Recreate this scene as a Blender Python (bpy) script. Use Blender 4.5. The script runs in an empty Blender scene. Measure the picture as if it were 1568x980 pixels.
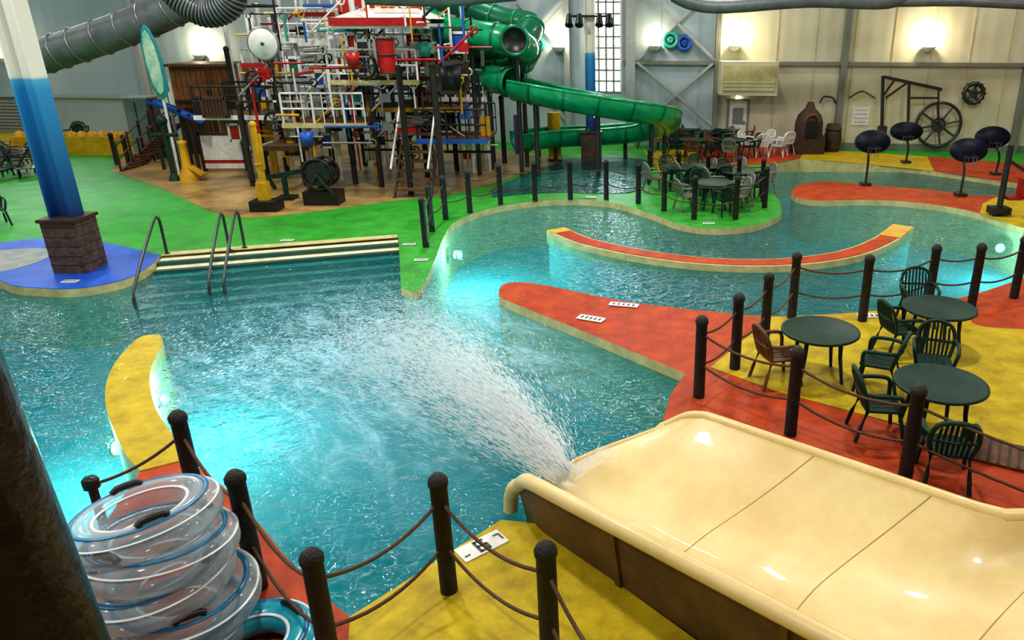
import bpy, math, random
from mathutils import Vector, Matrix
random.seed(7)
# ------------------------------------------------------------ survey helpers
F, PU, PV, H = 1150.0, 950.0, 490.0, 4.9
TH = math.atan(455/1150); CT, ST = math.cos(TH), math.sin(TH)
WY, WS = 33.06, 0.127          # back wall: Y = WY - WS*X
ZW=-.17                        # water level
def ray(u, v):
    a=(u-PU)/F; d=(v-PV)/F
    return a, CT-ST*d, -(ST+CT*d)
def G(u, v, z=0.0):
    a,y,c=ray(u,v); t=(H-z)/(-c)
    return Vector((a*t, y*t, z))
def P(u, v, Y):
    a,y,c=ray(u,v); t=Y/y
    return Vector((a*t, Y, H+c*t))
def W(u, v, off=0.0):
    a,y,c=ray(u,v); t=(WY-off)/(y+WS*a)
    return Vector((a*t, y*t, H+c*t))
def wally(x): return WY-WS*x
def g2(l, z=0): return [tuple(G(u,v,z)[:2]) for u,v in l]
def cr(pts, n=6, closed=False):
    pts=[Vector(p) for p in pts]; out=[]; N=len(pts)
    rng=range(N if closed else N-1)
    for i in rng:
        if closed: p0,p1,p2,p3=pts[i-1],pts[i],pts[(i+1)%N],pts[(i+2)%N]
        else:
            p1,p2=pts[i],pts[i+1]; p0=pts[i-1] if i>0 else p1*2-p2; p3=pts[i+2] if i+2<N else p2*2-p1
        for k in range(n):
            t=k/n
            out.append(0.5*((2*p1)+(p2-p0)*t+(2*p0-5*p1+4*p2-p3)*t*t+(3*p1-p0-3*p2+p3)*t**3))
    if not closed: out.append(pts[-1])
    return out
def sm(l, n=5): return [tuple(p) for p in cr([Vector((x,y,0)) for x,y in g2(l)], n)]
# ------------------------------------------------------------ materials
def M(name, c, rough=.55, c2=None, scale=6, bump=0, bscale=30, metal=0, coat=0, spec=.5):
    m=bpy.data.materials.new(name); m.use_nodes=True; nt=m.node_tree; b=nt.nodes['Principled BSDF']
    b.inputs['Roughness'].default_value=rough; b.inputs['Metallic'].default_value=metal
    b.inputs['Coat Weight'].default_value=coat; b.inputs['Specular IOR Level'].default_value=spec
    tc=nt.nodes.new('ShaderNodeNewGeometry')
    if c2 is None: c2=tuple(x*.82 for x in c)
    n=nt.nodes.new('ShaderNodeTexNoise'); n.inputs['Scale'].default_value=scale; n.inputs['Detail'].default_value=6
    n.inputs['Roughness'].default_value=.7
    nt.links.new(tc.outputs['Position'], n.inputs['Vector'])
    r=nt.nodes.new('ShaderNodeValToRGB'); r.color_ramp.elements[0].position=.35; r.color_ramp.elements[1].position=.65
    r.color_ramp.elements[0].color=(*c2,1); r.color_ramp.elements[1].color=(*c,1)
    nt.links.new(n.outputs['Fac'], r.inputs['Fac']); nt.links.new(r.outputs['Color'], b.inputs['Base Color'])
    if bump:
        n2=nt.nodes.new('ShaderNodeTexNoise'); n2.inputs['Scale'].default_value=bscale; n2.inputs['Detail'].default_value=4
        nt.links.new(tc.outputs['Position'], n2.inputs['Vector'])
        bp=nt.nodes.new('ShaderNodeBump'); bp.inputs['Strength'].default_value=bump; bp.inputs['Distance'].default_value=.02
        nt.links.new(n2.outputs['Fac'], bp.inputs['Height']); nt.links.new(bp.outputs['Normal'], b.inputs['Normal'])
    return m
def ME(name,c,s):
    m=bpy.data.materials.new(name); m.use_nodes=True; nt=m.node_tree; nt.nodes.clear()
    e=nt.nodes.new('ShaderNodeEmission'); e.inputs[0].default_value=(*c,1); e.inputs[1].default_value=s
    o=nt.nodes.new('ShaderNodeOutputMaterial'); nt.links.new(e.outputs[0],o.inputs[0]); return m
green=M('deck_green',(.035,.40,.03),.5,(.016,.23,.016),1.6,.3,60)
tan=M('deck_tan',(.56,.37,.14),.28,(.20,.125,.045),.9,.2,50)
blue=M('deck_blue',(.012,.12,.62),.5,(.008,.06,.40),1.8,.2,60)
sand=M('deck_sand',(.38,.36,.28),.6,(.16,.24,.28),3,.2,60)
red=M('deck_red',(.54,.075,.012),.55,(.31,.032,.006),2.6,.3,60,spec=.3)
yellow=M('deck_yellow',(.62,.47,.014),.55,(.38,.27,.006),2.6,.3,60,spec=.3)
cream=M('rim_cream',(.66,.60,.30),.5,(.42,.38,.18),3)
white=M('white_paint',(.8,.8,.78),.4,(.62,.63,.62))
dwood=M('post_wood',(.026,.022,.02),.6,(.007,.006,.006),9,1.0,45)
rope=M('rope',(.17,.085,.045),.8,(.05,.03,.02),60,.5,150)
black=M('black',(.012,.012,.014),.4)
gblack=M('black_gloss_paint',(.006,.006,.007),.28,(.003,.003,.003),3,.6,14,spec=.5)
dgreen=M('plastic_green',(.010,.048,.036),.5,(.006,.028,.022),spec=.3)
brown=M('brown_wood',(.20,.085,.03),.6,(.08,.035,.014),5,.3)
dbrown=M('dark_brown',(.07,.035,.018),.6,(.03,.016,.01),6,.3)
stone=M('stone_base',(.14,.08,.06),.8,(.04,.028,.022),7,1,18)
redp=M('red_paint',(.46,.012,.012),.4,(.28,.008,.008))
yelp=M('yellow_paint',(.72,.42,.01),.4,(.5,.27,.008),3)
bluep=M('blue_paint',(.015,.11,.50),.4)
tealp=M('teal_paint',(.03,.34,.30),.4)
purp=M('purple_paint',(.05,.02,.12),.5)
steel=M('steel',(.32,.34,.35),.35,metal=.7)
dsteel=M('dark_steel',(.06,.07,.07),.3,metal=.5)
ductm=M('duct_grey',(.20,.23,.24),.5,(.12,.14,.15),2,metal=.3)
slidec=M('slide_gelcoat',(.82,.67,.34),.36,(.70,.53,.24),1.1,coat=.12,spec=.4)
slided=M('slide_shaded_side',(.16,.09,.03),.6,(.08,.045,.018),2)  # outer walls: shade under the rim painted in as dark brown
seam=M('seam',(.44,.31,.12),.6)
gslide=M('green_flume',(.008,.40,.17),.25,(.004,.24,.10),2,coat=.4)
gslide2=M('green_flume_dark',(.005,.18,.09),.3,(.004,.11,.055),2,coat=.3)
wallL=M('wall_blue_grey',(.40,.50,.56),.6,(.34,.43,.49),.5)
wallR=M('wall_cream',(.62,.61,.46),.6,(.54,.53,.39),.5)
girt=M('girt_steel',(.20,.22,.19),.5)
lgirt=M('girt_light',(.40,.45,.46),.5)
ceilm=M('ceiling_white',(.30,.32,.33),.8)
poolf=M('pool_plaster',(.13,.56,.62),.6,(.07,.42,.50),1.2)
stepm=M('step_tile',(.74,.74,.48),.5); stepd=M('step_nosing',(.02,.08,.07),.5)
lampm=ME('lamp_glow',(1,.90,.70),22); poolm=ME('pool_lamp_glow',(.85,1,1),5)
gradm=M('column_paint',(.5,.5,.5),.4)
nt=gradm.node_tree; b=nt.nodes['Principled BSDF']
g=nt.nodes.new('ShaderNodeNewGeometry'); s=nt.nodes.new('ShaderNodeSeparateXYZ'); mr=nt.nodes.new('ShaderNodeMapRange')
mr.inputs['From Min'].default_value=0; mr.inputs['From Max'].default_value=8
rp=nt.nodes.new('ShaderNodeValToRGB'); e=rp.color_ramp.elements
e[0].position=.14; e[0].color=(.006,.03,.16,1); e[1].position=.46; e[1].color=(.03,.28,.58,1)
x=e.new(.485); x.color=(.1,.4,.62,1); x=e.new(.49); x.color=(.80,.78,.70,1)
nt.links.new(g.outputs['Position'],s.inputs[0]); nt.links.new(s.outputs['Z'],mr.inputs['Value'])
nt.links.new(mr.outputs[0],rp.inputs[0]); nt.links.new(rp.outputs[0],b.inputs['Base Color'])
for wm in (wallL,wallR):
    nt=wm.node_tree; b=nt.nodes['Principled BSDF']; g=nt.nodes.new('ShaderNodeNewGeometry')
    wv=nt.nodes.new('ShaderNodeTexWave'); wv.bands_direction='X'; wv.inputs['Scale'].default_value=.55
    bp=nt.nodes.new('ShaderNodeBump'); bp.inputs['Strength'].default_value=.25; bp.inputs['Distance'].default_value=.04
    nt.links.new(g.outputs['Position'],wv.inputs['Vector']); nt.links.new(wv.outputs['Fac'],bp.inputs['Height']); nt.links.new(bp.outputs[0],b.inputs['Normal'])
# water
water=bpy.data.materials.new('pool_water'); water.use_nodes=True; nt=water.node_tree; nt.nodes.clear(); N=nt.nodes.new; L=nt.links.new
out=N('ShaderNodeOutputMaterial'); geo=N('ShaderNodeNewGeometry')
n1=N('ShaderNodeTexNoise'); n1.inputs['Scale'].default_value=2.0; n1.inputs['Detail'].default_value=1; n1.inputs['Distortion'].default_value=.8
n2=N('ShaderNodeTexNoise'); n2.inputs['Scale'].default_value=6.0; n2.inputs['Detail'].default_value=2; n2.inputs['Distortion'].default_value=1.4
L(geo.outputs['Position'],n1.inputs['Vector']); L(geo.outputs['Position'],n2.inputs['Vector'])
ad=N('ShaderNodeMath'); ad.operation='MULTIPLY_ADD'; ad.inputs[1].default_value=.75
L(n2.outputs['Fac'],ad.inputs[0]); L(n1.outputs['Fac'],ad.inputs[2])
bp=N('ShaderNodeBump'); bp.inputs['Strength'].default_value=1.0; L(ad.outputs[0],bp.inputs['Height'])
vs=N('ShaderNodeVectorMath'); vs.operation='SUBTRACT'; vs.inputs[1].default_value=(-4.1,11.2,0); L(geo.outputs['Position'],vs.inputs[0])
vr=N('ShaderNodeVectorRotate'); vr.rotation_type='Z_AXIS'; vr.inputs['Angle'].default_value=math.radians(-42); L(vs.outputs[0],vr.inputs['Vector'])
vm=N('ShaderNodeVectorMath'); vm.operation='MULTIPLY'; vm.inputs[1].default_value=(1/4.3,1/5.2,0); L(vr.outputs[0],vm.inputs[0])
ln=N('ShaderNodeVectorMath'); ln.operation='LENGTH'; L(vm.outputs[0],ln.inputs[0])
mk=N('ShaderNodeMapRange'); mk.interpolation_type='SMOOTHSTEP'; mk.inputs['From Min'].default_value=1.1; mk.inputs['From Max'].default_value=0; L(ln.outputs['Value'],mk.inputs['Value'])
bd=N('ShaderNodeMath'); bd.operation='MULTIPLY_ADD'; bd.inputs[1].default_value=.07; bd.inputs[2].default_value=.06; L(mk.outputs[0],bd.inputs[0]); L(bd.outputs[0],bp.inputs['Distance'])
tr=N('ShaderNodeBsdfTransparent'); tr.inputs[0].default_value=(.34,.84,.87,1)
df=N('ShaderNodeBsdfDiffuse'); df.inputs[0].default_value=(.003,.20,.25,1); L(bp.outputs[0],df.inputs['Normal'])
m1=N('ShaderNodeMixShader'); m1.inputs[0].default_value=.42; L(tr.outputs[0],m1.inputs[1]); L(df.outputs[0],m1.inputs[2])
sc_=N('ShaderNodeVectorMath'); sc_.operation='MULTIPLY'; sc_.inputs[1].default_value=(1.0,.42,1); L(vr.outputs[0],sc_.inputs[0])
n3=N('ShaderNodeTexNoise'); n3.inputs['Scale'].default_value=2.2; n3.inputs['Detail'].default_value=10; n3.inputs['Roughness'].default_value=.8; n3.inputs['Distortion'].default_value=.9
L(sc_.outputs[0],n3.inputs['Vector'])
r3=N('ShaderNodeMapRange'); r3.inputs['From Min'].default_value=.46; r3.inputs['From Max'].default_value=.66; L(n3.outputs['Fac'],r3.inputs['Value'])
pw=N('ShaderNodeMath'); pw.operation='MULTIPLY_ADD'; pw.inputs[1].default_value=.85; pw.inputs[2].default_value=.22; L(r3.outputs[0],pw.inputs[0])
fm=N('ShaderNodeMath'); fm.operation='MULTIPLY'; fm.use_clamp=True; L(mk.outputs[0],fm.inputs[0]); L(pw.outputs[0],fm.inputs[1])
fd=N('ShaderNodeBsdfDiffuse'); fd.inputs[0].default_value=(.46,.82,1,1)
m2=N('ShaderNodeMixShader'); L(fm.outputs[0],m2.inputs[0]); L(m1.outputs[0],m2.inputs[1]); L(fd.outputs[0],m2.inputs[2])
gl=N('ShaderNodeBsdfGlossy'); gl.inputs['Roughness'].default_value=.025; L(bp.outputs[0],gl.inputs['Normal'])
fr=N('ShaderNodeFresnel'); fr.inputs[0].default_value=1.42; L(bp.outputs[0],fr.inputs['Normal'])
m3=N('ShaderNodeMixShader'); L(fr.outputs[0],m3.inputs[0]); L(m2.outputs[0],m3.inputs[1]); L(gl.outputs[0],m3.inputs[2]); L(m3.outputs[0],out.inputs[0])
# spray
spraym=bpy.data.materials.new('spray_droplets'); spraym.use_nodes=True; nt=spraym.node_tree; nt.nodes.clear(); N=nt.nodes.new; L=nt.links.new
o=N('ShaderNodeOutputMaterial'); t_=N('ShaderNodeBsdfTransparent'); d_=N('ShaderNodeBsdfDiffuse'); d_.inputs[0].default_value=(.92,.97,1,1)
mx=N('ShaderNodeMixShader'); mx.inputs[0].default_value=.42; L(t_.outputs[0],mx.inputs[1]); L(d_.outputs[0],mx.inputs[2]); L(mx.outputs[0],o.inputs[0])
# clear vinyl
vinyl=bpy.data.materials.new('clear_vinyl'); vinyl.use_nodes=True; nt=vinyl.node_tree; nt.nodes.clear(); N=nt.nodes.new; L=nt.links.new
o=N('ShaderNodeOutputMaterial'); t_=N('ShaderNodeBsdfTransparent'); t_.inputs[0].default_value=(.88,.93,.96,1)
p_=N('ShaderNodeBsdfPrincipled'); p_.inputs['Base Color'].default_value=(.52,.60,.66,1); p_.inputs['Roughness'].default_value=.08
lw=N('ShaderNodeLayerWeight'); lw.inputs[0].default_value=.4; mm=N('ShaderNodeMapRange'); mm.inputs['To Min'].default_value=.20; mm.inputs['To Max'].default_value=.85
L(lw.outputs['Facing'],mm.inputs['Value'])
mx=N('ShaderNodeMixShader'); L(mm.outputs[0],mx.inputs[0]); L(t_.outputs[0],mx.inputs[1]); L(p_.outputs[0],mx.inputs[2]); L(mx.outputs[0],o.inputs[0])
# ------------------------------------------------------------ mesh builder
class B:
    def __init__(s,name): s.n=name; s.v=[]; s.f=[]; s.m=[]; s.s=[]; s.mats=[]
    def mi(s,m):
        if m not in s.mats: s.mats.append(m)
        return s.mats.index(m)
    def add(s,vs,fs,m,smooth=False):
        o=len(s.v); k=s.mi(m); s.v+= [tuple(v) for v in vs]
        for f in fs: s.f.append(tuple(i+o for i in f)); s.m.append(k); s.s.append(smooth)
    def box(s,c,size,m,R=None,rz=0):
        R=R or Matrix.Rotation(rz,3,'Z'); c=Vector(c); h=[x/2 for x in size]
        vs=[c+R@Vector((a*h[0],b*h[1],d*h[2])) for d in(-1,1) for b in(-1,1) for a in(-1,1)]
        s.add(vs,[(0,2,3,1),(4,5,7,6),(0,1,5,4),(2,6,7,3),(0,4,6,2),(1,3,7,5)],m)
    def bar(s,p,q,w,h,m):
        p,q=Vector(p),Vector(q); d=q-p; R=d.to_track_quat('X','Z').to_matrix(); s.box((p+q)/2,(d.length,w,h),m,R)
    def cyl(s,p,q,r,m,r2=None,n=12):
        p,q=Vector(p),Vector(q); r2=r if r2 is None else r2; R=(q-p).to_track_quat('Z','Y').to_matrix(); vs=[]
        for c,rr in((p,r),(q,r2)):
            for i in range(n):
                a=2*math.pi*i/n; vs.append(c+R@Vector((rr*math.cos(a),rr*math.sin(a),0)))
        s.add(vs,[(i,(i+1)%n,n+(i+1)%n,n+i) for i in range(n)],m,True)
        s.add(vs[:n],[tuple(range(n))[::-1]],m); s.add(vs[n:],[tuple(range(n))],m)
    def tube(s,path,r,m,n=8,closed=False,a0=0,a1=2*math.pi,rf=None,cap=True):
        path=[Vector(p) for p in path]; K=len(path); full=abs(a1-a0-2*math.pi)<1e-6; vs=[]; nn=n if full else n+1
        for i,p in enumerate(path):
            if closed: d=path[(i+1)%K]-path[i-1]
            else: d=path[min(i+1,K-1)]-path[max(i-1,0)]
            d.normalize(); up=Vector((0,0,1)) if abs(d.z)<.95 else Vector((0,1,0))
            sd=d.cross(up).normalized(); up=sd.cross(d); rr=rf(i/(K-1)) if rf else r
            for k in range(nn):
                a=a0+(a1-a0)*k/n; vs.append(p+(sd*math.cos(a)+up*math.sin(a))*rr)
        fs=[]
        for i in range(K if closed else K-1):
            j=(i+1)%K
            for k in range(n):
                l=(k+1)%nn; fs.append((i*nn+k,i*nn+l,j*nn+l,j*nn+k))
        s.add(vs,fs,m,True)
        if cap and full and not closed: s.add(vs[:nn],[tuple(range(nn))],m); s.add(vs[-nn:],[tuple(range(nn))[::-1]],m)
    def torus(s,c,R,r,m,rot=None,N=32,n=10,sq=1):
        rot=rot or Matrix.Identity(3); c=Vector(c); vs=[]
        for i in range(N):
            a=2*math.pi*i/N
            for k in range(n):
                b=2*math.pi*k/n; vs.append(c+rot@Vector(((R+r*math.cos(b))*math.cos(a),(R+r*math.cos(b))*math.sin(a),r*sq*math.sin(b))))
        s.add(vs,[(i*n+k,((i+1)%N)*n+k,((i+1)%N)*n+(k+1)%n,i*n+(k+1)%n) for i in range(N) for k in range(n)],m,True)
    def lathe(s,prof,c,m,n=24,rot=None,smooth=True,sx=1):
        rot=rot or Matrix.Identity(3); c=Vector(c); vs=[]
        for r,z in prof:
            for i in range(n):
                a=2*math.pi*i/n; vs.append(c+rot@Vector((r*math.cos(a)*sx,r*math.sin(a),z)))
        s.add(vs,[(j*n+i,j*n+(i+1)%n,(j+1)*n+(i+1)%n,(j+1)*n+i) for j in range(len(prof)-1) for i in range(n)],m,smooth)
    def ball(s,c,r,m,sz=1,n=12):
        s.lathe([(max(1e-4,r*math.sin(math.pi*k/n)),-r*sz*math.cos(math.pi*k/n)) for k in range(n+1)],c,m,n=n+4)
    def prism(s,poly,z0,z1,mt,ms):
        poly=[(p[0],p[1]) for p in poly]
        A=sum(poly[i-1][0]*poly[i][1]-poly[i][0]*poly[i-1][1] for i in range(len(poly)))
        if A<0: poly=poly[::-1]
        n=len(poly); s.add([(x,y,z1) for x,y in poly],[tuple(range(n))],mt)
        s.add([(x,y,z0) for x,y in poly]+[(x,y,z1) for x,y in poly],[(i,(i+1)%n,n+(i+1)%n,n+i) for i in range(n)],ms)
    def wbox(s,x0,x1,z0,z1,d0,d1,m):
        vs=[]
        for z in(z0,z1):
            for d in(d0,d1):
                for xx in(x0,x1): vs.append((xx,wally(xx)-d,z))
        s.add(vs,[(0,1,3,2),(4,6,7,5),(0,4,5,1),(2,3,7,6),(0,2,6,4),(1,5,7,3)],m)
    def done(s,bevel=0,origin=True):
        me=bpy.data.meshes.new(s.n)
        if origin:
            xs,ys,zs=zip(*s.v); o=Vector(((min(xs)+max(xs))/2,(min(ys)+max(ys))/2,min(zs)))
        else: o=Vector((0,0,0))
        me.from_pydata([(x-o.x,y-o.y,z-o.z) for x,y,z in s.v],[],s.f)
        for m in s.mats: me.materials.append(m)
        me.polygons.foreach_set('material_index',s.m); me.polygons.foreach_set('use_smooth',s.s); me.update()
        ob=bpy.data.objects.new(s.n,me); ob.location=o; bpy.context.collection.objects.link(ob)
        if bevel:
            bm=ob.modifiers.new('bevel','BEVEL'); bm.width=bevel; bm.segments=2; bm.limit_method='ANGLE'
        return ob
def inst(src,name,loc,rz=0,sc=1):
    ob=bpy.data.objects.new(name,src.data); ob.location=loc; ob.rotation_euler=(0,0,rz); ob.scale=(sc,)*3
    bpy.context.collection.objects.link(ob); return ob
# ------------------------------------------------------------ room shell
CZ=10.0; ZB=-1.3; XL,XR,YF=-31,24,-5
b=B('floor'); b.box(((XL+XR)/2,15.5,ZB-.1),(XR-XL,42,.2),poolf); b.done()
b=B('ceiling'); b.box(((XL+XR)/2,15.5,CZ+.1),(XR-XL+.4,43.5,.2),ceilm); b.done()
wx0,wx1=W(905,60)[0],W(951,60)[0]; wz0=W(928,141)[2]; wz1=9.2
lx0,lx1=-29.5,-24; lz0,lz1=6.9,9.6
b=B('wall_back')
b.wbox(XL,lx0,ZB,CZ,-.3,0,wallL); b.wbox(lx1,wx0,ZB,CZ,-.3,0,wallL); b.wbox(lx0,lx1,ZB,lz0,-.3,0,wallL); b.wbox(lx0,lx1,lz1,CZ,-.3,0,wallL)
xs=W(1090,150)[0]
b.wbox(wx1,xs,ZB,CZ,-.3,0,wallL); b.wbox(xs,XR,ZB,CZ,-.3,0,wallR); b.wbox(wx0,wx1,ZB,wz0,-.3,0,wallL); b.wbox(wx0,wx1,wz1,CZ,-.3,0,wallL); b.done()
for nm,(a0,a1,z0,z1) in {'window_1':(wx0,wx1,wz0,wz1),'window_2':(lx0,lx1,lz0,lz1)}.items():
    b=B(nm)
    nx=4 if nm=='window_1' else 8
    for i in range(nx+1): xx=a0+(a1-a0)*i/nx; b.wbox(xx-.045,xx+.045,z0,z1,-.2,.03,white if i in(0,nx) else girt)
    nz=int((z1-z0)/.42)
    for i in range(nz+1): zz=z0+(z1-z0)*i/nz; b.wbox(a0,a1,zz-.04,zz+.04,-.18,.02,girt)
    b.done()
b=B('wall_left'); b.box((XL-.15,15.5,(CZ+ZB)/2),(.3,43,CZ-ZB),wallL); b.done()
b=B('wall_right'); b.box((XR+.15,13,(CZ+ZB)/2),(.3,37,CZ-ZB),wallR); b.done()
b=B('wall_front'); b.box(((XL+XR)/2,YF-.15,(CZ+ZB)/2),(XR-XL,.3,CZ-ZB),wallR); b.done()
b=B('trim_1')
def wz(u,v): return W(u,v)[2]
z=wz(1200,97); b.wbox(wx1+.1,XR,z-.07,z+.07,.02,.2,girt)
z=wz(120,147); b.wbox(XL,-12,z-.07,z+.07,.02,.2,lgirt)
for u,m,w in((965,lgirt,.20),(1285,girt,.11),(1095,girt,.10),(870,lgirt,.12),(1562,girt,.11),(230,lgirt,.12)):
    xx=W(u,150)[0]; b.wbox(xx-w,xx+w,0,CZ,.02,.3,m)
for a,c in(((975,95),(1095,195)),((1092,97),(975,195)),((980,-20),(1095,92)),((1085,-10),(978,90)),((790,0),(868,85)),((868,0),(790,85)),((800,100),(868,185))):
    b.bar(W(*a,.2),W(*c,.2),.1,.10,lgirt)
for u in range(1010,1560,58): xx=W(u,150)[0]; b.wbox(xx-.015,xx+.015,0,CZ,0,.03,wallL if u<1095 else cream)
b.wbox(xs,XR,0,.25,0,.06,girt)
b.done()
# ------------------------------------------------------------ decks
bluedge=[(0,430),(20,438),(50,441),(100,443),(150,438),(200,425),(235,403),(245,391)]
pen=[(614,440),(630,446),(645,440),(665,400),(680,362),(700,338),(760,317),(850,306),(930,309),(990,325),(1040,343),(1090,350),(1150,346),(1190,332),(1197,318),(1187,300),(1165,285),(1150,275),(1165,262),(1185,253),(1225,243)]
far=[(XL,14.5)]+sm(bluedge)+g2([(440,374),(610,362)])+sm(pen)+sm([(1225,243),(1320,251),(1430,262),(1568,282)])[1:]+[(XR,21.5),(XR,wally(XR)-.02),(XL,wally(XL)-.02)]
b=B('pool_deck_green'); b.prism(far,ZB,0,green,cream); b.done()
def overlay(name,poly,m,z=.012,z0=0):
    b=B(name); b.prism(poly,z0,z,m,m); return b.done()
overlay('deck_surface_blue',[(XL,14.5)]+sm(bluedge)+sm([(245,391),(190,378),(140,369),(60,366),(0,372)])[1:]+[(XL,17)],blue)
overlay('deck_surface_sand',sm([(-90,385),(0,384),(60,381),(96,386),(75,394),(50,405),(0,417),(-90,425)]),sand,.018,.012)
overlay('deck_surface_tan',sm([(170,262),(250,290),(345,331),(450,328),(600,308),(690,298),(760,280),(810,262),(860,245),(780,232),(560,215),(300,212),(200,232)],3),tan)
overlay('deck_surface_yellow',[(XL,31.5)]+sm([(30,238),(90,226),(140,232),(200,222),(240,216)],3)+[(-19,wally(-19)-.05),(XL,wally(XL)-.05)],yellow)
overlay('deck_surface_red',g2([(1060,228),(1075,246),(1120,252),(1185,252),(1225,242),(1235,228),(1150,222)]),red)
overlay('deck_surface_yellow',g2([(985,232),(1010,262),(1090,258),(1120,252),(1075,246),(1060,228)]),yellow)
overlay('deck_surface_yellow',g2([(1235,228),(1225,243),(1320,251),(1430,262),(1420,240)]),yellow)
overlay('deck_surface_red',g2([(1420,240),(1430,262),(1568,282),(1700,300),(1700,262)]),red)
b=B('bench_wall_yellow')
q=[Vector((P(u,200,30.5).x,30.5,0)) for u in range(20,215,16)]
for i in range(len(q)-1):
    m_=(q[i]+q[i+1])/2; b.box(m_+Vector((0,0,.35)),((q[i+1]-q[i]).length,.5,.7),yelp); b.lathe([(.2,.7),(.16,.86),(.001,.92)],m_,yelp,n=12)
b.done()
# stairs into pool
b=B('pool_stairs')
p0,p1=G(247,392),G(609,364); d=(p1-p0).normalized(); nrm=Vector((d.y,-d.x,0))
if nrm.y>0: nrm=-nrm
for i in range(7):
    z=-.05-.075*i; w=.42
    a=p0+nrm*w*i; c=p1+nrm*w*i; e_=p1+nrm*w*(i+1); f_=p0+nrm*w*(i+1)
    b.prism([a,c,e_,f_],ZB,z,stepm,stepd)
    b.prism([p0+nrm*(w*(i+1)-.15),p1+nrm*(w*(i+1)-.15),e_,f_],z,z+.006,stepd,stepd)
b.prism([p0,p1,p1-nrm*.28,p0-nrm*.28],0,.014,cream,cream)
b.done()
# right deck
tip=[(1050,572),(900,510),(800,470),(768,456),(764,446),(770,436),(790,432),(830,436),(900,450),(960,462),(1060,474)]
rd=sm(tip)+sm([(1060,474),(1180,484),(1310,478),(1420,466),(1500,448),(1568,425)])[1:]+[(14,19.2),(XR-.01,21),(XR-.01,YF),(8.5,YF),(8.5,.9),(3.44,5.83),(.55,8.69)]+g2([(1027,603)])
b=B('pool_deck_red'); b.prism(rd,ZB,0,red,cream); b.done()
overlay('deck_surface_yellow',sm([(1182,486),(1310,480),(1400,470),(1470,478),(1500,500),(1600,506)],4)+[(11,10),(11,6.2)]+g2([(1560,722),(1400,657),(1190,600),(1088,563)]),yellow)
# near deck
inn=[(245,513),(249,525),(237,548),(229,580),(236,620),(256,655),(290,703),(345,748),(395,800),(440,855),(500,915),(537,945)]
outl=[(215,722),(195,700),(175,660),(162,620),(165,580),(185,545),(215,517),(245,513)]
nd=sm(inn)+g2([(600,905),(700,840),(768,797)])+[(-.9,6.55),(1.22,4.35),(5.6,0),(8.4,-2.8),(8.4,YF),(-6,YF),(-4.9,4.0)]+sm(outl)[:-1]
b=B('pool_deck_orange'); b.prism(nd,ZB,0,red,cream); b.done()
overlay('deck_surface_yellow',g2([(537,945),(600,905),(700,840),(768,797)])+[(-.9,6.55),(1.22,4.35),(5.6,0),(5.6,-2),(-1.5,-2)]+g2([(520,1100)]),yellow)
overlay('deck_surface_yellow',sm(inn[:7],5)+[tuple(G(215,722)[:2])]+sm(outl)[1:-1],yellow)
# far right red peninsula
b=B('pool_island_red')
pr=sm([(1568,350),(1480,322),(1400,310),(1330,306),(1250,307),(1216,300),(1213,291),(1228,282),(1270,278),(1340,284),(1420,290),(1500,300),(1568,297)])+[(XR-.01,21.4),(XR-.01,21.02)]
b.prism(pr,ZB,0,red,cream); b.done()
overlay('deck_surface_yellow',g2([(1568,350),(1500,328),(1505,312),(1530,300),(1568,297)])+[(15,21.2),(15,20)],yellow)
# curved bench
b=B('pool_bench_wall')
cl=cr([G(u,v,-.02) for u,v in[(851,351),(900,370),(985,388),(1090,400),(1200,401),(1295,389),(1352,368),(1383,346)]],8)
def strip(c,w): 
    L_,R_=[],[]
    for i,p in enumerate(c):
        dd=(c[min(i+1,len(c)-1)]-c[max(i-1,0)]).normalized(); n_=Vector((-dd.y,dd.x,0)); L_.append(p+n_*w); R_.append(p-n_*w)
    return L_+R_[::-1]
b.prism(strip(cl,.27),-.34,-.02,cream,cream); b.prism(strip(cl,.22),ZB,-.34,poolf,poolf); b.prism(strip(cl[2:-5],.21),-.02,-.008,red,red); b.prism(strip(cl[-7:],.26),-.02,-.004,yelp,yelp); b.prism(strip(cl[:3],.26),-.02,-.004,yelp,yelp)
b.done()
# water
b=B('pool_water'); b.add([(XL,YF,ZW),(XR,YF,ZW),(XR,27.5,ZW),(XL,27.5,ZW)],[(0,1,2,3)],water); b.done()
overlay('shallow_splash_water',sm([(750,292),(800,270),(850,252),(880,243),(985,244),(992,270),(978,292),(930,297),(860,295),(800,298),(755,303)],3),water,.02)
# ------------------------------------------------------------ wide slide
b=B('water_slide_chute')
o=Vector((-.235,7.66,0)); d=Vector((.71,-.704,0)).normalized(); nn_=Vector((.704,.71,0)).normalized()
stn=[i*.25 for i in range(0,37)]; nw=32; vs=[]
def zr(s_): return .30+.085*s_
def hw(s_,side):
    w=1.3
    if side>0 and s_>3.9: w+=.75*min(1,(s_-3.9)/.7)**1.5
    if s_<.6: w-= .16*(1-s_/.6)**2
    return w
def spt(s_,w):
    side=1 if w>0 else -1
    ex=.27 if side<0 else 0.0
    dep=.40+.16*min(1,s_/2.0)
    dz=(dep+ex)*abs(w)**(2.8 if side<0 else 2.3)
    zz=zr(s_)-dep+dz
    if s_<.5: zz-= (.22 if side>0 else .26)*(1-s_/.5)**2*abs(w)**2
    return o+d*(s_-(.42*(1-abs(w)**2)))+nn_*(w*hw(s_,side))+Vector((0,0,zz))
for s_ in stn:
    for k in range(nw+1): vs.append(spt(s_,-1+2*k/nw))
fs=[(i*(nw+1)+k,i*(nw+1)+k+1,(i+1)*(nw+1)+k+1,(i+1)*(nw+1)+k) for i in range(len(stn)-1) for k in range(nw)]
b.add(vs,fs,slidec,True)
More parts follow.
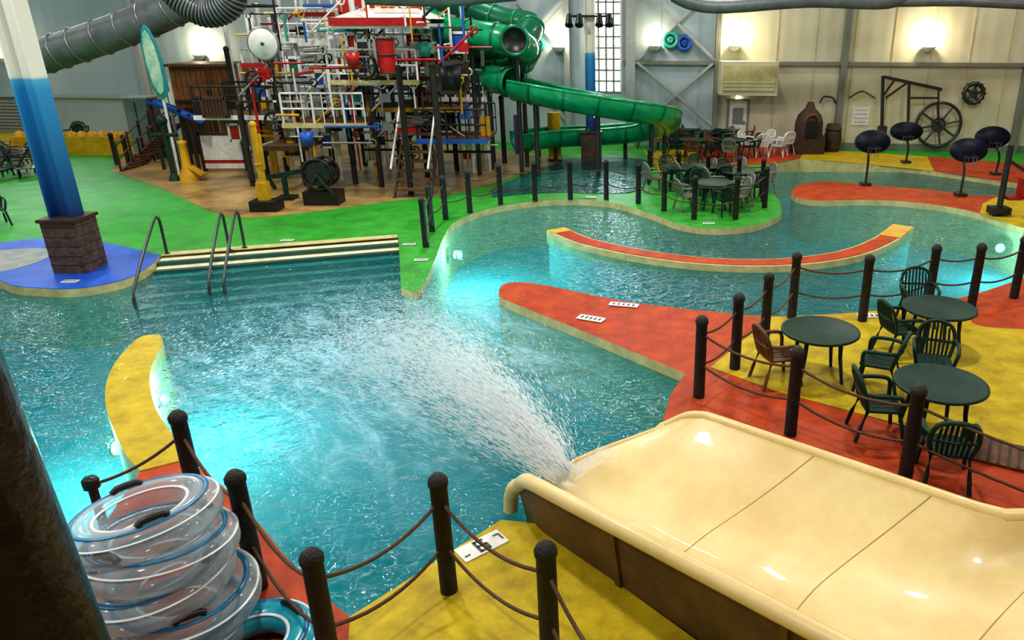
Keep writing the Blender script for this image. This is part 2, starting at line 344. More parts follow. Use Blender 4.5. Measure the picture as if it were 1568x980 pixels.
for side in(-1,1):
    rim=[spt(s_,side)+nn_*side*.05 for s_ in stn]
    e0=rim[0]; nose=[e0-d*.20-Vector((0,0,.42)),e0-d*.17-Vector((0,0,.22)),e0-d*.10-Vector((0,0,.08))]
    b.tube(cr(nose+rim[:3],3)+rim[3:],.08 if side<0 else .06,slidec,n=12)
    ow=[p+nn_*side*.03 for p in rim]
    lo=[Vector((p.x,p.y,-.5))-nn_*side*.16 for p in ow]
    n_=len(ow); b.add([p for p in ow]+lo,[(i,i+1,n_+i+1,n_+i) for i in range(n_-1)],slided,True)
b.tube([spt(0,-1+2*k/nw) for k in range(nw+1)],.03,slidec,n=8)
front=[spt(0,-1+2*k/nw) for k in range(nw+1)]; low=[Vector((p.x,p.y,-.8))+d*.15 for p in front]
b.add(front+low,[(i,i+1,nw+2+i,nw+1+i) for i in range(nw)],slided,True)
for s_ in(2.05,3.35,4.7,6):
    b.tube([spt(s_,-1+2*k/nw)+Vector((0,0,-.003)) for k in range(nw+1)],.008,seam,n=6)
for s_ in(1.6,3.4,5.2):
    p=spt(s_,-1)-nn_*.09; b.bar(p,Vector((p.x,p.y,0))+nn_*.1,.07,.05,slided)
for k in range(4):
    p=spt(2+2*k,0); b.cyl((p.x,p.y,-1.2),(p.x,p.y,p.z-.03),.08,steel)
b.done()
# spray
b=B('water_spray')
st=Vector((-.66,7.30,.04)); ddir=Vector((-.67,.74,0)).normalized(); pd=Vector((.74,.67,0)).normalized(); vs=[];fs=[]
# several ragged jets inside one fan
jets=[random.gauss(0,.17) for k in range(14)]
for i in range(30000):
    s_=6.2*random.random()**1.45; jt=random.choice(jets); sp=(jt+random.gauss(0,.05))*(.35+s_)+random.gauss(0,.03+.03*s_)
    zz=.12+.34*s_-.066*s_*s_+random.gauss(0,.03+.06*s_)
    if i%5==0: zz=abs(random.gauss(0,.35)); s_=s_*1.15; sp=random.gauss(0,.24)*(.4+s_)
    if zz<ZW+.02: zz=ZW+.02+random.random()*.10
    p=st+ddir*s_+pd*sp; p.z=zz
    l=random.uniform(.015,.09); w=random.uniform(.002,.007); dv=(ddir*(1+random.gauss(0,.1))+pd*(sp/(s_+.5))+Vector((0,0,.3-.13*s_))).normalized()
    q=p+dv*l; o_=len(vs); vs+= [p-dv*l,p+Vector((w,0,w)),p+Vector((-w,0,w)),p+Vector((0,0,-w)),q]
    fs+= [(o_,o_+1,o_+2),(o_,o_+2,o_+3),(o_,o_+3,o_+1),(o_+4,o_+2,o_+1),(o_+4,o_+3,o_+2),(o_+4,o_+1,o_+3)]
for i in range(700):
    s_=random.random()**1.4*.9; p=Vector((-.55,7.40,.0))+pd*s_*.75+ddir*random.gauss(0,.05+.05*s_); p.z=.06+.25*s_*(1-s_)+random.gauss(0,.03); w=.004; o_=len(vs)
    vs+= [p,p+Vector((w,0,w)),p+Vector((-w,0,w)),p+Vector((.04,.03,.02))]; fs+= [(o_,o_+1,o_+2),(o_,o_+2,o_+3),(o_,o_+3,o_+1),(o_+1,o_+3,o_+2)]
b.add(vs,fs,spraym); b.done()
# ------------------------------------------------------------ rope fences
def fence(name,pts,hts=1.2,r=.08,ends=None,sag=.16):
    b=B(name)
    for p in pts:
        p=Vector((p[0],p[1],0))
        b.lathe([(r*1.02,0),(r,.4),(r*.97,hts-.1),(r*1.12,hts-.09),(r*1.12,hts-.04),(r*.9,hts-.01),(r*.5,hts+.02),(.001,hts+.025)],p,dwood,n=12)
    seq=[Vector((p[0],p[1],0)) for p in pts]
    if ends: seq=([Vector((*ends[0],0))] if ends[0] else [])+seq+([Vector((*ends[1],0))] if ends[1] else [])
    for i in range(len(seq)-1):
        a,c=seq[i],seq[i+1]; sg=sag*min(1,(c-a).length/2)
        for zz in(hts*.80,hts*.42):
            b.tube([a.lerp(c,k/10)+Vector((0,0,zz-sg*4*(k/10)*(1-k/10))) for k in range(11)],.017 if r>.05 else .012,rope,n=6)
    return b.done()
def tp(l,z=1.2): return [tuple(G(u,v,z)[:2]) for u,v in l]
dp=tuple(G(688,905)[:2])
fence('rope_fence',tp([(270,632),(358,724),(475,845)],1.25)+[dp]+tp([(835,834)],1.25),1.25,.08,ends=(None,(.3,3.2)),sag=.25)
b=B('anchor_rope'); A=G(270,632,1.25); C=G(140,742,.5); A.z=1.0
b.tube([A.lerp(C,k/10)-Vector((0,0,.3*(k/10)*(1-k/10))) for k in range(11)],.017,rope,n=6)
b.cyl((C.x,C.y,-1.2),C,.045,dwood); b.lathe([(.04,0),(.08,.03),(.08,.12),(.05,.15),(.001,.16)],C-Vector((0,0,.06)),black,n=14); b.done()
fence('rope_fence',[(6.2,5.0)]+g2([(1385,735),(1210,665),(1070,607),(1125,565),(1170,526),(1212,487),(1320,492),(1420,472),(1487,470),(1552,456)])+[(11,15.5)])
fence('rope_fence',tp([(645,304),(655,285),(677,270),(715,262),(763,252),(817,248),(872,246),(928,246),(978,251),(1018,260),(1065,270),(1130,270),(1175,256)],1.15),1.15,.075)
fence('rope_fence',tp([(168,204),(187,207),(250,200),(262,205)],1.15),1.15,.08)
fence('rope_fence',tp([(995,228),(1040,232),(1085,236),(1133,240),(1170,243)],1.15),1.15,.07)
# ------------------------------------------------------------ handrails
for i,(a,c) in enumerate([((256,389),(205,457)),((352,384),(320,440)),((375,380),(343,438))]):
    b=B('pool_handrail'); A=G(*a); C=G(*c)
    dd=(C-A); path=[A,A+Vector((0,0,.75)),A+dd*.06+Vector((0,0,.88)),A+dd*.14+Vector((0,0,.90)),A+dd*.55+Vector((0,0,.55)),A+dd*.9+Vector((0,0,.2)),A+dd+Vector((0,0,0)),C+Vector((0,0,-.75))]
    b.tube(cr(path,5),.032,dsteel,n=8); b.cyl(A,A+Vector((0,0,.02)),.07,dsteel); b.done()
# ------------------------------------------------------------ columns
p=G(125,412)
b=B('structural_column')
b.box((p.x,p.y,.55),(.70,.70,1.1),stone); b.box((p.x,p.y,1.13),(.78,.78,.07),dbrown)
for k in range(5): b.box((p.x,p.y,.2+k*.2),(.72,.72,.012),dbrown)
b.box((p.x,p.y,(CZ+1.15)/2),(.40,.10,CZ-1.15),gradm); b.box((p.x-.21,p.y,(CZ+1.15)/2),(.05,.40,CZ-1.15),gradm); b.box((p.x+.21,p.y,(CZ+1.15)/2),(.05,.40,CZ-1.15),gradm)
b.done(.008)
p=G(906,248)
b=B('structural_column')
b.box((p.x,p.y,.55),(.75,.75,1.1),stone); b.box((p.x,p.y,1.13),(.82,.82,.07),dbrown)
b.box((p.x,p.y,(CZ+1.15)/2),(.34,.10,CZ-1.15),gradm); b.box((p.x-.17,p.y,(CZ+1.15)/2),(.04,.34,CZ-1.15),gradm); b.box((p.x+.17,p.y,(CZ+1.15)/2),(.04,.34,CZ-1.15),gradm)
b.done(.008)
b=B('spotlight_cluster'); z0=P(905,25,p.y)[2]
b.box((p.x,p.y-.25,z0),(1.5,.08,.08),black)
for k in(-.7,-.35,.35,.7): b.cyl((p.x+k,p.y-.25,z0+.05),(p.x+k,p.y-.5,z0-.3),.09,black,.15,12)
b.done()
b=B('steel_column'); T0,T1=Vector((-2.03,2.12,0)),Vector((-2.48,2.12,CZ)); b.cyl(T0,T1,.22,gblack,n=32)
b.cyl(T0,T0+Vector((0,0,.04)),.32,gblack,n=32); b.done()
# ------------------------------------------------------------ patio furniture
b=B('patio_table')
b.lathe([(.001,.70),(.50,.70),(.545,.69),(.565,.705),(.56,.735),(.53,.735),(.51,.722),(.001,.722)],(0,0,0),dgreen,n=40)
for k in range(4):
    a=math.pi/4+k*math.pi/2; c,s_=math.cos(a),math.sin(a)
    b.tube([(c*.34,s_*.34,.70),(c*.36,s_*.36,.4),(c*.43,s_*.43,0)],.03,dgreen,n=8,rf=lambda t:.036-.012*t)
b.torus((0,0,.66),.36,.02,dgreen,N=32,n=6)
tab=b.done(origin=False); tps=[G(1256,507,.72),G(1438,472,.72),G(1440,588,.72)]
tab.location=(tps[0].x,tps[0].y,.012)
for q in tps[1:]: inst(tab,'patio_table',(q.x,q.y,.012))
def chairmesh(mat):   # faces +Y
    b=B('patio_chair')
    seat=[(-.22,-.2),(-.235,.0),(-.25,.2),(-.2,.25),(0,.265),(.2,.25),(.25,.2),(.235,.0),(.22,-.2),(0,-.215)]
    b.prism(seat,.40,.43,mat,mat)
    for sx in(-1,1):
        b.tube([(sx*.22,.2,.42),(sx*.25,.25,.2),(sx*.27,.28,0)],.026,mat,n=7)
        b.tube([(sx*.2,-.18,.42),(sx*.22,-.25,.2),(sx*.24,-.30,0)],.026,mat,n=7)
        b.tube(cr([(sx*.24,.2,.42),(sx*.28,.2,.6),(sx*.29,.12,.65),(sx*.29,-.1,.66),(sx*.24,-.24,.66)],4),.028,mat,n=7)
    arch=cr([(-.21,-.19,.42),(-.25,-.25,.65),(-.19,-.31,.84),(0,-.34,.90),(.19,-.31,.84),(.25,-.25,.65),(.21,-.19,.42)],5)
    b.tube(arch,.028,mat,n=7)
    for k in range(-3,4):
        t=k/3.5; b.tube([(t*.18,-.2,.43),(t*.2,-.265,.65),(t*.19,-.325,.885-.10*t*t)],.018,mat,n=5)
    b.tube([(-.24,-.25,.63),(0,-.28,.62),(.24,-.25,.63)],.02,mat,n=6)
    for k in(-.12,-.04,.04,.12): b.box((k,0,.4325),(.012,.36,.003),black)
    return b.done(origin=False)
ch=chairmesh(dgreen); chb=chairmesh(brown)
def face(src,uv,tgt,first=False,z=.43):
    p=G(*uv,z); a=math.atan2(tgt.y-p.y,tgt.x-p.x)-math.pi/2
    if first: src.location=(p.x,p.y,.012); src.rotation_euler=(0,0,a)
    else: inst(src,'patio_chair',(p.x,p.y,.012),a)
face(chb,(1190,543),tps[0],True)
face(ch,(1348,553),tps[0],True)
for uv,t in(((1405,459),1),((1378,503),1),((1430,552),2),((1345,618),2),((1452,684),2)): face(ch,uv,tps[t])
b=B('floor_mat'); q=G(1545,700); b.box((q.x,q.y,.025),(1.0,.6,.025),brown,rz=-.5)
for k in range(9): 
    v_=Vector((math.cos(-.5),math.sin(-.5),0))*(k-4)*.11; b.box((q.x+v_.x,q.y+v_.y,.04),(.03,.56,.012),dbrown,rz=-.5)
b.done()
# ------------------------------------------------------------ inner tubes
blt=M('tube_blue',(.02,.20,.42),.25); tlt=M('tube_teal',(.03,.42,.52),.22,(.01,.26,.40),8,coat=.5); wht=M('tube_white',(.74,.78,.80),.3)
def innertube(c,R,r,tx,ty,rz,body=vinyl,clear=True):
    b=B('inner_tube'); rot=Matrix.Rotation(rz,3,'Z')@Matrix.Rotation(tx,3,'X')@Matrix.Rotation(ty,3,'Y')
    b.torus(c,R,r,body,rot,N=56,n=20)
    for ang,m,w in((.55,wht,.016),(1.25,blt,.022),(2.3,wht,.020)):
        rr=R+r*math.cos(ang); zz=r*math.sin(ang); off=rot@Vector((0,0,zz))
        b.torus(Vector(c)+off,rr,w,m,rot,N=56,n=6,sq=.35)
    for a in(.6,.6+math.pi):
        q=Vector(c)+rot@Vector((R*math.cos(a),R*math.sin(a),r*1.02)); t=rot@Vector((-math.sin(a),math.cos(a),0)); 
        b.tube([q-t*.11,q-t*.07+rot@Vector((0,0,.03)),q+t*.07+rot@Vector((0,0,.03)),q+t*.11],.03,black,n=8)
    b.done()
bx,by=-3.82,5.0
for k,(dx,dy,tx,ty) in enumerate([(.10,-.05,0,0),(.16,.0,.06,-.04),(.02,-.02,-.05,.06),(.04,.05,.08,-.08),(-.06,.10,.12,-.10)]):
    innertube((bx+dx,by+dy,.17+.24*k),.44,.155 if k%2 else .145,tx,ty,k*1.1+.5)
innertube((-2.98,4.72,.15),.36,.14,0,0,.4,tlt,False)
# ------------------------------------------------------------ depth markers
def marker(uv,ang,l=.6,w=.3,six=False):
    b=B('depth_marker'); q=G(*uv); R=Matrix.Rotation(ang,3,'Z'); b.box((q.x,q.y,.019),(l,w,.012),white,R)
    def seg(x,y,a,c_): v_=R@Vector((x,y,0)); b.box((q.x+v_.x,q.y+v_.y,.027),(a,c_,.004),black,R)
    if six:
        for s_ in[(0,.08,.1,.03),(0,0,.1,.03),(0,-.08,.1,.03),(-.05,0,.03,.19),(.05,-.04,.03,.1)]: seg(*s_)
        seg(.19,.05,.06,.02); seg(.22,0,.02,.1); seg(-.19,-.05,.06,.02)
    else:
        for k in range(-2,3): seg(k*l*.17,0,l*.07,w*.45)
    b.done()
marker((738,838),.72,.5,.24,True); marker((905,489),-.42,.5,.22); marker((955,468),-.25,.55,.18); marker((1335,485),0,.5,.2)
for uv in((645,399),(627,375),(1085,343),(905,303),(108,432),(440,369)): marker(uv,.0,.30,.16)
# ------------------------------------------------------------ underwater lamps
def plamp(uv,side,pw):
    q=G(*uv,ZW); b=B('pool_light'); sd=Vector(side).normalized(); c=Vector((q.x,q.y,-.48))
    R=sd.to_track_quat('Z','Y').to_matrix(); b.lathe([(.001,0),(.08,0),(.10,-.02),(.10,-.12)],c,poolm,n=20,rot=R); b.torus(c,.11,.02,steel,R,N=20,n=6); b.done()
    l=bpy.data.lights.new('pool_light_lamp','POINT'); l.energy=pw; l.color=(.88,1,1); l.shadow_soft_size=.025
    ob=bpy.data.objects.new('pool_light_lamp',l); ob.location=c+sd*.5+Vector((0,0,.10)); bpy.context.collection.objects.link(ob)
plamp((244,583),(1,.1,0),180); plamp((166,655),(-1,-.1,0),180); plamp((702,372),(1,-.5,0),170); plamp((1535,362),(-.6,-1,0),150)
# ------------------------------------------------------------ play structure
b=B('water_play_structure')
def post(u,vt,vb,r,m,sq=False):
    g_=G(u,vb); zt=P(u,vt,g_.y)[2]
    if sq: b.box((g_.x,g_.y,zt/2),(2*r,2*r,zt),m)
    else: b.cyl(g_,(g_.x,g_.y,zt),r,m,n=10); b.ball((g_.x,g_.y,zt),r*1.2,m,n=6)
for a in[(630,105,300),(680,100,305),(585,150,287),(655,130,272),(773,150,250),(825,140,240),(440,150,262),(368,130,240),(377,75,245),(512,100,265),(295,170,262),(275,180,266),(612,120,262),(560,150,255),(410,150,270),(340,140,242),(545,165,282),(700,120,262),(470,170,284),(320,150,255),(388,160,285)]:
    post(*a,.09,dwood)
for a in[(465,-30,250),(497,-30,250),(380,20,240),(432,8,245),(725,-20,265),(708,40,255),(655,30,262),(508,40,255),(612,20,250),(540,20,250),(450,30,262),(648,10,240),(418,60,250),(395,100,262),(525,110,276),(597,100,268),(668,60,268),(482,60,270),(750,60,262)]:
    post(*a,.07,white)
for a in[(580,115,270),(735,180,258),(423,150,266)]: post(*a,.09,yelp,True)
def plat(u0,u1,v,Y,dep,m,me,rail=None,rh=.9):
    A=P(u0,v,Y); C=P(u1,v,Y); z=A.z; b.box(((A.x+C.x)/2,Y+dep/2,z-.04),(C.x-A.x,dep,.08),m); b.box(((A.x+C.x)/2,Y-.03,z-.04),(C.x-A.x+.1,.08,.14),me)
    if rail:
        for yy in(Y,Y+dep):
            for zz in(rh,rh*.5): b.cyl((A.x,yy,z+zz),(C.x,yy,z+zz),.035,rail,n=6)
            n_=int((C.x-A.x)/.28)
            for k in range(n_+1): xx=A.x+(C.x-A.x)*k/n_; b.cyl((xx,yy,z),(xx,yy,z+rh),.018 if k%3 else .04,rail,n=5)
plat(300,440,178,24.5,2.0,brown,white,dwood); plat(435,560,190,23.5,2,brown,cream,white); plat(505,640,124,24,2.6,brown,cream,white)
plat(560,705,166,24.6,2.2,brown,yelp,dwood); plat(640,745,214,23.6,2,brown,bluep,dwood); plat(505,662,76,25,2.4,white,white,white)
plat(372,450,98,25.5,2,brown,redp,white); plat(430,500,60,25.2,2,white,white,white); plat(400,470,225,23.2,2,brown,dbrown); plat(640,740,150,26.5,2,brown,white,white); plat(455,510,20,25.2,2,white,redp,white)
def panel(u0,u1,v0,v1,Y,m,frame=None,slats=0,th=.06):
    A=P(u0,v0,Y); C=P(u1,v1,Y); w=C.x-A.x; h=A.z-C.z; cx,cz=(A.x+C.x)/2,(A.z+C.z)/2
    b.box((cx,Y,cz),(w,th,h),m)
    if frame:
        for sx in(-1,1): b.box((cx+sx*w/2,Y-.02,cz),(.08,th+.06,h+.08),frame); b.box((cx,Y-.02,cz+sx*h/2),(w,th+.06,.08),frame)
    for k in range(slats): b.box((cx-w/2+w*(k+.5)/slats,Y-th/2-.02,cz),(w/slats*.5,.04,h*.94),frame or dbrown)
slate=M('slate',(.05,.06,.07))
for a in[(573,606,58,106,24,redp,white),(530,549,52,74,24.4,redp,white),(545,572,62,118,24.1,slate,white),(515,528,84,112,24.1,redp,white),(668,718,96,142,24,black,dbrown,6),
  (308,350,150,178,24.4,brown,dbrown,7),(612,640,150,192,24.8,slate,white),(600,645,196,206,24,redp,None),(735,752,178,216,24.6,yelp,None),(786,802,176,236,26,purp,None),
  (625,648,56,100,25,white,redp),(455,505,62,70,25,white,None),(440,462,88,118,25,M('sign_green',(.03,.15,.06)),white),(385,412,128,150,25.4,bluep,white),(530,556,138,158,25,tealp,white),
  (515,600,-30,20,25,white,redp,4),(605,650,-20,24,25,redp,white),(500,512,30,60,24.6,white,None),(655,690,175,205,25.6,brown,dbrown,5),(436,456,212,236,24,yelp,dbrown),(560,585,222,246,25.5,yelp,white,4),(378,392,25,60,24.6,slate,white),(396,418,108,124,24.6,redp,white),(480,500,108,132,24.8,bluep,white),(690,715,50,80,25.4,bluep,white),(350,372,190,215,25,redp,white),(490,512,205,225,24.6,bluep,white)]:
    panel(*a)
A=P(509,40,23.6); C=P(652,40,23.6); cx=(A.x+C.x)/2; w=C.x-A.x; z=A.z
b.box((cx,25,z),(w,3.0,.14),white); b.box((cx,23.5,z+.12),(w+.1,.1,.22),redp)
b.add([(A.x,23.5,z+.2),(C.x,23.5,z+.2),(C.x,26.5,z+.2),(A.x,26.5,z+.2),(A.x+.5,24.7,z+.5),(C.x-.5,24.7,z+.5),(C.x-.5,25.3,z+.5),(A.x+.5,25.3,z+.5)],[(0,1,5,4),(1,2,6,5),(2,3,7,6),(3,0,4,7),(4,5,6,7)],white)
RX=Matrix.Rotation(math.pi/2,3,'X')
c=P(403,67,22.9); b.lathe([(.001,.05),(.40,.05),(.43,0),(.40,-.05),(.001,-.05)],c,white,rot=RX); b.torus(c,.43,.035,steel,RX); b.ball(c+Vector((0,-.07,0)),.05,dsteel)
for uv,Rr,Y in(((557,100),.36,23.8),((655,185),.3,24),((420,185),.28,24),((388,120),.22,24)):
    c=P(*uv,Y); b.torus(c,Rr,.045,black,RX,N=24,n=6)
    for k in range(4):
        a=k*math.pi/4; v_=Vector((math.cos(a),0,math.sin(a)))*Rr*1.25; b.cyl(c-v_,c+v_,.025,dsteel,n=6)
c=P(592,84,23.6); b.cyl(c-Vector((0,0,.5)),c+Vector((0,0,.45)),.24,redp,.24,20)
for zz in(-.5,0,.45): b.torus(c+Vector((0,0,zz)),.25,.025,dbrown,N=24,n=6)
for uv,Y,m,s_ in(((690,118),22.9,black,1),((540,90),23.2,redp,.6),((650,75),24,tealp,.6),((470,212),23,bluep,.6)):
    c=P(*uv,Y); b.lathe([(.001,-.35*s_),(.26*s_,-.35*s_),(.36*s_,.3*s_),(.33*s_,.3*s_),(.24*s_,-.3*s_),(.001,-.3*s_)],c,m,n=18); b.cyl(c+Vector((-.5,0,.05)),c+Vector((.5,0,.05)),.03,steel)
A=P(600,166,24.6); 
for k in range(9):
    q=A+Vector((1.0,-.2-.24*k,-.22-.24*k)); b.box(q,(1.0,.26,.06),brown)
for sx in(.45,1.55): b.bar(A+Vector((sx,0,.8)),A+Vector((sx,-2.3,-1.5)),.05,.06,white); b.bar(A+Vector((sx,0,-.15)),A+Vector((sx,-2.3,-2.4)),.06,.12,dbrown)
for k in range(12):
    q=P(480,-20+k*17,25); b.cyl(q-Vector((.4,0,0)),q+Vector((.4,0,0)),.035,white,n=6)
A0,A1,C0,C1=P(672,178,24.5),P(672,178,26),P(762,222,24.2),P(762,222,25.7)
for k in range(11):
    t=k/10; s_=Vector((0,0,-1.0*t*(1-t))); b.cyl(A0.lerp(C0,t)+s_,A1.lerp(C1,t)+s_,.025,cream,n=5)
for j in range(7):
    t2=j/6; b.tube([A0.lerp(C0,k/10).lerp(A1.lerp(C1,k/10),t2)+Vector((0,0,-1.0*(k/10)*(1-k/10))) for k in range(11)],.022,cream,n=5)
for k in range(230):
    Y=random.uniform(23,27); u=random.uniform(375,735); v=random.choice([random.uniform(5,130),random.uniform(110,250)]); p=P(u,v,Y)
    m=random.choice([dwood,dwood,black,slate,white,white,steel,redp,yelp,yelp,brown,bluep,dgreen] if v>110 else [white,white,white,steel,black,redp,dwood,slate,tealp,yelp,bluep])
    if p.z<.4: continue
    L_=random.uniform(.5,1.7); r=random.uniform(.02,.045); ax=random.choice([Vector((1,0,0)),Vector((1,0,0)),Vector((0,1,0)),Vector((0,0,1)),Vector((0,0,1)),Vector((0,0,1)),Vector((.7,0,.6))])
    b.cyl(p-ax*L_/2,p+ax*L_/2,r,m,n=7)
    if k%4==0: b.torus(p+ax*L_/2,.11,.025,m,RX,N=12,n=5)
    if k%7==0: b.box(p,(.32,.10,.26),m)
b.done()
b=B('sign_board'); q=G(341,262); Y=q.y; A=P(304,205,Y); C=P(380,262,Y); cx=(A.x+C.x)/2; w=C.x-A.x
b.box((cx,Y,(A.z+.05)/2+.03),(w,.1,A.z-.1),white)
b.box((cx,Y-.06,.35),(w*.96,.02,.10),redp)
for sx in(-1,1): b.box((cx+sx*w/2,Y,A.z/2+.05),(.1,.14,A.z+.1),dbrown)
b.box((cx,Y,A.z),(w+.1,.14,.08),dbrown); b.done()
b=B('orange_spray_post'); A=G(291,277); b.lathe([(.30,0),(.27,.2),(.14,.5),(.12,1.2),(.16,1.3),(.001,1.35)],A,yelp,n=16); b.box(A+Vector((.3,0,.35)),(.5,.3,.06),yelp,Matrix.Rotation(.6,3,'Y')); b.done()
def cannon(uv,h,m,nm='water_cannon'):
    b=B(nm); A=G(*uv); b.box(A+Vector((0,0,.15)),(.75,.55,.3),black); b.cyl(A+Vector((0,0,.3)),A+Vector((0,0,h)),.10,m,.08,16); b.torus(A+Vector((0,0,h*.55)),.11,.03,m,N=16); b.ball(A+Vector((0,0,h)),.10,m)
    b.tube([A+Vector((0,0,h*.45)),A+Vector((.15,-.1,h*.5)),A+Vector((.2,-.15,h*.9))],.04,m); b.box(A+Vector((-.02,0,.55)),(.28,.28,.5),m); b.done(.01)
cannon((410,322),2.35,yelp)
b=B('hand_pump'); A=G(440,305); b.cyl(A,A+Vector((0,0,.7)),.08,dgreen); b.bar(A+Vector((-.5,0,.65)),A+Vector((.6,0,.85)),.10,.12,dgreen); b.cyl(A+Vector((.6,0,.5)),A+Vector((.6,0,1.0)),.06,black); b.box(A+Vector((0,0,.05)),(.5,.5,.1),black); b.bar(A+Vector((-.45,0,.6)),A+Vector((-.3,0,.3)),.08,.1,dgreen); b.done()
b=B('water_wheel'); A=G(498,312); b.box(A+Vector((0,0,.2)),(1.0,.6,.4),black); b.cyl(A+Vector((0,-.25,.9)),A+Vector((0,.25,.9)),.34,dsteel,n=20)
for k in range(8):
    a=k*math.pi/4; v_=Vector((math.cos(a)*.4,0,math.sin(a)*.4)); b.box(A+Vector((0,0,.9))+v_,(.10,.56,.10),black)
b.torus(A+Vector((0,-.28,.9)),.42,.035,black,RX); b.torus(A+Vector((0,.28,.9)),.42,.035,black,RX)
for sx in(-1,1): b.bar(A+Vector((sx*.42,-.27,.3)),A+Vector((0,-.34,.9)),.06,.08,dsteel)
b.done()
b=B('spray_post'); A=G(268,277); b.cyl(A,A+Vector((0,0,1.9)),.08,dgreen); b.cyl(A+Vector((-.4,0,1.5)),A+Vector((.4,0,1.5)),.06,dgreen); b.lathe([(.18,0),(.14,.15),(.05,.3)],A,dgreen); b.ball(A+Vector((0,0,1.95)),.16,dgreen); b.done()
b=B('yellow_bumper_post'); A=G(850,246); b.cyl(A,A+Vector((0,0,P(850,172,A.y)[2])),.24,yelp,n=24); b.torus(A+Vector((0,0,.05)),.25,.04,black,N=24); b.done(.03)
b=B('rope_bridge'); A,C=G(190,262),G(262,238)+Vector((0,0,1.1)); 
for k in range(13): q=A.lerp(C,k/12); b.box(q+Vector((0,.5,0)),(.16,1.3,.05),brown)
for y_ in(-.15,1.15):
    b.cyl(A+Vector((0,y_,.9)),C+Vector((0,y_,.9)),.03,rope); b.cyl(A+Vector((0,y_,.45)),C+Vector((0,y_,.45)),.025,rope); b.bar(A+Vector((0,y_,-.03)),C+Vector((0,y_,-.03)),.06,.1,dbrown)
    for k in range(5): q=A.lerp(C,k/4)+Vector((0,y_,0)); b.cyl((q.x,q.y,0),(q.x,q.y,q.z+1),.04,dwood)
b.done()
orangeb=M('hut_planks',(.40,.16,.05),.6,(.20,.08,.03),4,.3)
b=B('wooden_hut'); Y=30.5; A=P(258,102,Y); C=P(372,200,Y); cx=(A.x+C.x)/2; w=C.x-A.x; hz=A.z
b.box((cx,Y+1,hz/2),(w,2,hz),orangeb)
for k in range(12): b.box((A.x+w*(k+.5)/12,Y-.03,hz*.5),(w/12*.9,.05,hz*.98),orangeb)
b.box((cx,Y+.9,hz+.05),(w+.2,2.4,.10),brown); b.box((cx,Y-.12,hz*.62),(w+.1,.25,.1),dbrown); b.box((cx-.5,Y-.05,.9),(1.1,.1,1.8),dbrown); b.box((cx+1,Y-.06,1.5),(.9,.1,.7),slate); b.done()
b=B('storage_cabinet'); Y=29.6; A=P(196,150,Y); C=P(242,200,Y); b.box(((A.x+C.x)/2,Y,A.z/2),(C.x-A.x,.8,A.z),steel); b.box(((A.x+C.x)/2,Y-.42,A.z/2),(.03,.02,A.z*.9),dsteel); b.box(((A.x+C.x)/2,Y,A.z+.03),(C.x-A.x+.1,.9,.06),lgirt); b.done(.01)
b=B('blue_kiddie_slide'); A=P(228,152,27); C=P(288,175,26.4)
b.tube([A,A.lerp(C,.5)+Vector((0,0,.05)),C,C+Vector((.5,-.2,-.1))],.18,bluep,n=10,a0=math.pi,a1=2*math.pi); b.cyl((A.x,A.y,0),A,.06,dwood); b.cyl((C.x,C.y,0),C,.06,dwood); b.done()
b=B('surfboard'); c=P(235,97,26.0); SB=Matrix.Scale(.2,3,(0,1,0))@Matrix.Rotation(-.05,3,'Y')
prof=[(.001,-1.15),(.15,-1.05),(.26,-.75),(.31,0),(.26,.65),(.14,1.05),(.001,1.2)]
b.lathe(prof,c+Vector((0,.03,0)),M('surf_rail',(.02,.30,.36),.3),n=20,rot=SB)
b.lathe([(r*.72,z*.86) for r,z in prof],c-Vector((0,.03,0)),M('surf_deck',(.62,.72,.55),.3,(.10,.45,.36),3.5),n=20,rot=SB)
b.cyl((c.x,c.y+.12,0),(c.x,c.y+.12,c.z),.05,white); b.done()
b=B('white_banner_post'); c=P(256,140,28.5); b.box((c.x,c.y,c.z),(.35,.08,1.2),white); b.cyl((c.x,c.y,0),(c.x,c.y,c.z),.05,steel); b.box((c.x,c.y-.05,c.z+.2),(.22,.02,.4),tealp); b.done()
# ------------------------------------------------------------ green flume
b=B('green_tube_slide')
pts=[P(*a) for a in[(640,22,28),(672,44,26.8),(720,52,26),(770,60,25.6),(803,72,26.2),(800,90,27.6),(762,98,28.6),(738,106,28.2),(745,118,27),(790,128,26),(850,140,25.6),(915,152,25.6),(975,162,26),(1014,171,27),(1018,185,28.4),(985,194,29.4),(925,200,29.4),(850,203,28.6),(790,210,27.8)]]
path=cr(pts,8); up=path[:9*8]; low=path[9*8:]
b.tube(up,.45,gslide,n=18,cap=False); b.tube(low,.52,gslide,n=14,a0=math.pi*.93,a1=math.pi*2.07); b.tube(low,.56,gslide,n=14,a0=math.pi*.93,a1=math.pi*2.07)
for i in range(4,len(path)-1,6):
    p=path[i]; dd=(path[i+1]-path[i-1]).normalized(); R=dd.to_track_quat('Z','Y').to_matrix()
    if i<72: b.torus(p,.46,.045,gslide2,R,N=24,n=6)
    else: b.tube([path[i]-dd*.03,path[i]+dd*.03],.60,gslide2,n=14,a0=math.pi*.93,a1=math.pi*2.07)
    if i%12<6: b.cyl((p.x,p.y,0),(p.x,p.y,p.z-.4),.08,dsteel)
for a_ in(math.pi*.93,math.pi*2.07):
    rp_=[]
    for i in range(len(low)):
        dd=(low[min(i+1,len(low)-1)]-low[max(i-1,0)]).normalized(); sd=dd.cross(Vector((0,0,1))).normalized(); u_=sd.cross(dd); rp_.append(low[i]+(sd*math.cos(a_)+u_*math.sin(a_))*.54)
    b.tube(rp_,.05,gslide,n=8)
